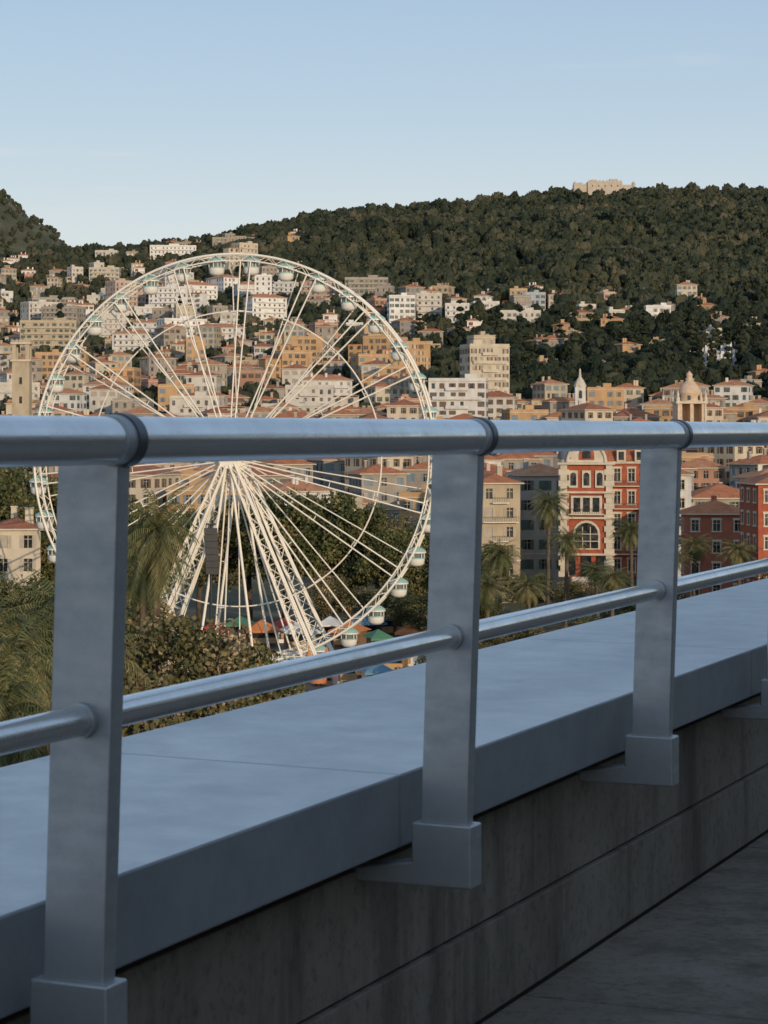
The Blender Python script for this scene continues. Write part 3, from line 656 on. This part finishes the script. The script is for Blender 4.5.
kx=[(232,262,M_tent,M_wd),(250,268,M_rd,M_wd),(272,258,M_tent,M_bl),(345,268,M_tent,M_cab),(362,274,M_or,M_wd),(376,262,M_bl,M_cab),(392,278,M_rd,M_wd),(405,288,M_tent,M_cab),(378,300,M_gn,M_wd),(350,312,M_or,M_wd),(215,305,M_rd,M_wd),(180,300,M_tent,M_cab),(330,320,M_tent,M_bl),(410,312,M_or,M_wd),(150,310,M_bl,M_cab),(262,315,M_or,M_wd),(195,285,M_gn,M_wd),(285,322,M_rd,M_cab),(300,306,M_tent,M_wd),(366,322,M_bl,M_wd),(392,330,M_tent,M_wd),(240,325,M_gn,M_wd)]
for px,Y,c,bd in kx: kiosk(px,Y,random.uniform(2.2,4.0),random.uniform(2.4,3.2),random.uniform(2.3,3.1),c,body=bd)
for px,Y in((309,272),(318,268),(327,274)):
    mb=MB(); mb.lathe(0,0,[(1.0,.3),(1.05,.8),(.75,1.8),(.45,2.8),(.18,3.5),(0,4)],M_or,12); mb.lathe(0,0,[(.4,0),(.4,.35)],M_iron,8); mb.obj('orange_cone_decoration',loc=(WX(px,Y),Y,G))
mb=MB(); mb.tube((0,0,0),(0,0,21),.14,M_iron,8)
for q in range(7): mb.box(.0+.03*q,-.45,20.3-q*.66,1.3,.8,.62,M_iron,rot=.1)
mb.tube((-.5,-.3,21),(.5,-.3,21),.08,M_iron)
mb.obj('loudspeaker_mast',loc=(WX(211,230),230,G+WZ(524,230)+30-21))
for px,Y in((170,262),(300,300),(440,300),(655,348),(545,330),(590,338),(700,345)):
    mb=MB(); mb.tube((0,0,0),(0,0,8),.09,M_iron,6,.06); mb.tube((0,0,8),(1.2,0,8.5),.05,M_iron,5); mb.box(1.4,0,8.5,.8,.3,.12,M_iron); mb.lathe(0,0,[(.2,0),(.2,.5),(.1,.7)],M_iron,8); mb.obj('street_lamp',loc=(WX(px,Y),Y,G),rot=random.uniform(-1,1))
# ---------------------------------------------------------------- terrace foreground
th=math.atan(991/F); cs,sn=math.cos(th),math.sin(th)
def FP(t,D,z): return (-D*cs+t*sn,D*sn+t*cs,z)
def prism(name,prof,t0,t1,mat,parent=None,bevel=0,seg=2,mb=None,side=None):
    n=len(prof); vs=[FP(t0,D,z) for D,z in prof]+[FP(t1,D,z) for D,z in prof]
    fs=[(i,(i+1)%n,n+(i+1)%n,n+i) for i in range(n)]+[tuple(range(n-1,-1,-1)),tuple(range(n,2*n))]
    if mb is not None: mb.add(vs,fs,mat); return
    m_=MB(); m_.add(vs,fs,mat); o=m_.obj(name,parent)
    b=bmesh.new(); b.from_mesh(o.data); bmesh.ops.recalc_face_normals(b,faces=b.faces); b.to_mesh(o.data); b.free()
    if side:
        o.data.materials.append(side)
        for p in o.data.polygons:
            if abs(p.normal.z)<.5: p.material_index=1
    if bevel:
        md=o.modifiers.new('bevel','BEVEL'); md.width=bevel; md.segments=seg; md.limit_method='ANGLE'
        for p in o.data.polygons: p.use_smooth=True
        w=o.modifiers.new('wn','WEIGHTED_NORMAL'); w.keep_sharp=True
    return o
def metal(name,c1,c2,rough1,rough2,metal_,stretch,scale,bump=.05,mott=3.5,lo=.35,hi=.62):
    m,nt,b=newmat(name)
    tc=N(nt,'ShaderNodeNewGeometry'); vr=N(nt,'ShaderNodeVectorRotate',rotation_type='Z_AXIS'); vr.inputs['Angle'].default_value=th
    nt.links.new(tc.outputs['Position'],vr.inputs['Vector'])
    mp=N(nt,'ShaderNodeMapping'); mp.inputs['Scale'].default_value=stretch; nt.links.new(vr.outputs[0],mp.inputs['Vector'])
    n1=N(nt,'ShaderNodeTexNoise'); n1.inputs['Scale'].default_value=scale; n1.inputs['Detail'].default_value=6; nt.links.new(mp.outputs[0],n1.inputs['Vector'])
    n2=N(nt,'ShaderNodeTexNoise'); n2.inputs['Scale'].default_value=mott; n2.inputs['Detail'].default_value=10; n2.inputs['Roughness'].default_value=.78; nt.links.new(vr.outputs[0],n2.inputs['Vector'])
    mx=N(nt,'ShaderNodeMath',operation='MULTIPLY_ADD'); mx.inputs[1].default_value=.4
    nt.links.new(n1.outputs['Fac'],mx.inputs[0])
    h=N(nt,'ShaderNodeMath',operation='MULTIPLY'); h.inputs[1].default_value=.6; nt.links.new(n2.outputs['Fac'],h.inputs[0]); nt.links.new(h.outputs[0],mx.inputs[2])
    r=ramp(nt,[(lo,c1),(hi,c2)]); nt.links.new(mx.outputs[0],r.inputs[0]); nt.links.new(r.outputs[0],b.inputs['Base Color'])
    mr=N(nt,'ShaderNodeMapRange'); mr.inputs['From Min'].default_value=.4; mr.inputs['From Max'].default_value=.6; mr.inputs['To Min'].default_value=rough2; mr.inputs['To Max'].default_value=rough1
    nt.links.new(mx.outputs[0],mr.inputs['Value']); nt.links.new(mr.outputs[0],b.inputs['Roughness'])
    b.inputs['Metallic'].default_value=metal_
    bp=N(nt,'ShaderNodeBump'); bp.inputs['Strength'].default_value=bump; bp.inputs['Distance'].default_value=.002; nt.links.new(mx.outputs[0],bp.inputs['Height']); nt.links.new(bp.outputs[0],b.inputs['Normal'])
    return m
M_rail=metal('brushed_steel_rail',(.66,.67,.68),(.82,.83,.84),.17,.30,.95,(60,1.5,60),1.2,.06,9,.38,.62)
M_post=metal('galvanised_steel_post',(.38,.39,.40),(.49,.50,.51),.36,.52,.6,(8,8,30),1.5,.08,22,.38,.62)
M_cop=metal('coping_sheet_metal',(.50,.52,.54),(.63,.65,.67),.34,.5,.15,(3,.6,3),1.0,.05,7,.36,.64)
M_cop_shade=metal('coping_metal_shade',(.23,.245,.26),(.31,.325,.34),.42,.58,.15,(3,.6,3),1.0,.05,9,.36,.64)  # darker copy of the coping metal: shade of its upright faces in the colour
M_collar=plain('collar_steel',(.12,.13,.145),.4,.7)
RL=empty('railing')
def rail_mesh(name,D,z,r,mat):
    m_=MB(); n=40
    for t in range(-6,24,2): m_.tube(FP(t,D,z),FP(t+2,D,z),r,mat,n)
    m_.obj(name,RL)
rail_mesh('top_rail',1.39,-.015,.029,M_rail)
rail_mesh('lower_rail',1.43,-.352,.0185,M_rail)
tp=[2.42+1.205*k for k in range(-6,17)]
def Dl(z): return .024*(-z)/.72
for q,t in enumerate(tp):
    zt,zb=-.035,-.72
    prism('post_%d'%q,[(1.38+Dl(zt),zt),(1.465+Dl(zt),zt),(1.465+Dl(zb),zb),(1.38+Dl(zb),zb)],t-.017,t+.013,M_post,RL,.003)
    prism('foot_bracket_%d'%q,[(1.391,-.668),(1.500,-.668),(1.500,-.735),(1.612,-.752),(1.612,-.775),(1.391,-.775)],t-.028,t+.024,M_post,RL,.004)
    m_=MB(); m_.tube(FP(t-.008,1.39,-.015),FP(t+.012,1.39,-.015),.0335,M_collar,36,caps=True)
    m_.tube(FP(t-.03,1.39,-.015),FP(t-.0081,1.39,-.015),.0312,M_post,36,caps=True)
    m_.tube(FP(t-.028,1.43,-.352),FP(t+.024,1.43,-.352),.0215,M_post,28,caps=True)
    m_.obj('collar_%d'%q,RL)
PW=empty('parapet_wall')
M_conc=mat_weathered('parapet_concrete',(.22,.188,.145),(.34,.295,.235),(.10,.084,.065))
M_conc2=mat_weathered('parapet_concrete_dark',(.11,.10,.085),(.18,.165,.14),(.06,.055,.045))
tt=3.62-2.41*4
k=0
while tt<24:
    prism('coping_%d'%k,[(1.53,-.592),(1.53,-.718),(1.56,-.718),(1.56,-.66),(2.14,-.66),(2.14,-.68),(2.18,-.68),(2.18,-.585)],tt+.002,tt+2.41-.002,M_cop,PW,.005,3,side=M_cop_shade); tt+=2.41;k+=1
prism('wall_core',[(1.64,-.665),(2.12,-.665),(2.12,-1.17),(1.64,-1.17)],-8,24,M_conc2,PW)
tt=-8.0;k=0
while tt<24:
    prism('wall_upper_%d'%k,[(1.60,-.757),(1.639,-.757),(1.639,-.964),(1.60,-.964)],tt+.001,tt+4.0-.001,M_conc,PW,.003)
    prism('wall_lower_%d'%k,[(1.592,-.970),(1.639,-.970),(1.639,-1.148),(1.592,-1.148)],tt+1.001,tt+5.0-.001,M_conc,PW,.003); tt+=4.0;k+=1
M_floor=mat_weathered('terrace_floor_concrete',(.20,.172,.14),(.32,.28,.235),(.12,.102,.082),streak=False,bump=.8)
M_body=mat_noise('museum_marble',(.25,.235,.215),(.32,.30,.28),.6,.7)
TF=empty('terrace_floor')
w_=.9
tt=-8.2;k=0
while tt<24:
    D1=1.59
    for q in range(9):
        dz=random.uniform(-.001,.001)
        prism('slab_%d_%d'%(k,q),[(D1-q*w_-.003,-1.15+dz),(D1-q*w_-.003,-1.2),(D1-(q+1)*w_+.005,-1.2),(D1-(q+1)*w_+.005,-1.15+dz)],tt,tt+1.791,M_floor,TF,.004)
    tt+=1.8;k+=1
prism('museum_building',[(2.1,-1.19),(2.1,-30.5),(-24,-30.5),(-24,-1.19)],-14,24.5,M_body)
bk=MB(); prism('',[(-6.6,3.9),(-6.6,-1.18),(-22,-1.18),(-22,3.9)],-15,20,M_body,mb=bk)
for q in range(8): prism('',[(-6.59,2.6),(-6.59,-.9),(-6.55,-.9),(-6.55,2.6)],-11+q*3.8,-8.6+q*3.8,M_glass,mb=bk)
bk.obj('rooftop_shade_block')  # unseen block behind the camera, added and sized to shade the terrace
# ---------------------------------------------------------------- world, sun, camera
EL=math.radians(10); AZ=math.radians(156)
w=bpy.data.worlds.new('World'); sc.world=w; w.use_nodes=True; nt=w.node_tree; bg=nt.nodes['Background']
sky=N(nt,'ShaderNodeTexSky'); sky.sky_type='NISHITA'; sky.sun_disc=False; sky.sun_elevation=EL; sky.sun_rotation=AZ; sky.altitude=50; sky.air_density=1.0; sky.dust_density=1.2; sky.ozone_density=2.5
tc=N(nt,'ShaderNodeTexCoord')
sp=N(nt,'ShaderNodeSeparateXYZ'); nt.links.new(tc.outputs['Generated'],sp.inputs[0])
hz=ramp(nt,[(0,(.88,.88,.88)),(.08,(.82,.82,.82)),(.2,(.68,.68,.68)),(1,(.3,.3,.3))]); nt.links.new(sp.outputs['Z'],hz.inputs[0])
mh=N(nt,'ShaderNodeMixRGB'); nt.links.new(hz.outputs[0],mh.inputs[0]); nt.links.new(sky.outputs[0],mh.inputs[1])
hc=ramp(nt,[(0,(.78,.79,.76)),(.08,(.73,.78,.80)),(.13,(.57,.68,.79)),(.2,(.44,.58,.76))]); nt.links.new(sp.outputs['Z'],hc.inputs[0])
sclr=N(nt,'ShaderNodeVectorMath',operation='SCALE'); sclr.inputs['Scale'].default_value=7.4; nt.links.new(hc.outputs[0],sclr.inputs[0]); nt.links.new(sclr.outputs[0],mh.inputs[2])
mp=N(nt,'ShaderNodeMapping'); mp.inputs['Scale'].default_value=(4,4,40); nt.links.new(tc.outputs['Generated'],mp.inputs['Vector'])
n1=N(nt,'ShaderNodeTexNoise'); n1.inputs['Scale'].default_value=2.2; n1.inputs['Detail'].default_value=7; nt.links.new(mp.outputs[0],n1.inputs['Vector'])
r=ramp(nt,[(.62,(0,0,0)),(.85,(.25,.25,.25))]); nt.links.new(n1.outputs['Fac'],r.inputs[0])
mx=N(nt,'ShaderNodeMixRGB'); nt.links.new(r.outputs[0],mx.inputs[0]); nt.links.new(mh.outputs[0],mx.inputs[1]); mx.inputs[2].default_value=(6.2,5.8,5.8,1)
nt.links.new(mx.outputs[0],bg.inputs['Color']); bg.inputs['Strength'].default_value=.135
sd=Vector((math.sin(AZ)*math.cos(EL),math.cos(AZ)*math.cos(EL),math.sin(EL)))
L=bpy.data.lights.new('sun','SUN'); L.energy=2.8; L.angle=math.radians(.5); L.color=(1,.78,.54); lo=bpy.data.objects.new('sun',L); sc.collection.objects.link(lo); lo.rotation_euler=sd.to_track_quat('Z','Y').to_euler(); lo.location=(20,-30,40)
cam=bpy.data.cameras.new('camera'); co=bpy.data.objects.new('camera',cam); sc.collection.objects.link(co); co.location=(0,0,0); co.rotation_euler=(math.pi/2,0,0)
cam.sensor_fit='VERTICAL'; cam.sensor_height=36; cam.lens=36*F/1024; cam.shift_y=-84/1024; cam.clip_start=.1; cam.clip_end=30000
cam.dof.use_dof=True; cam.dof.focus_distance=12; cam.dof.aperture_fstop=28
sc.camera=co
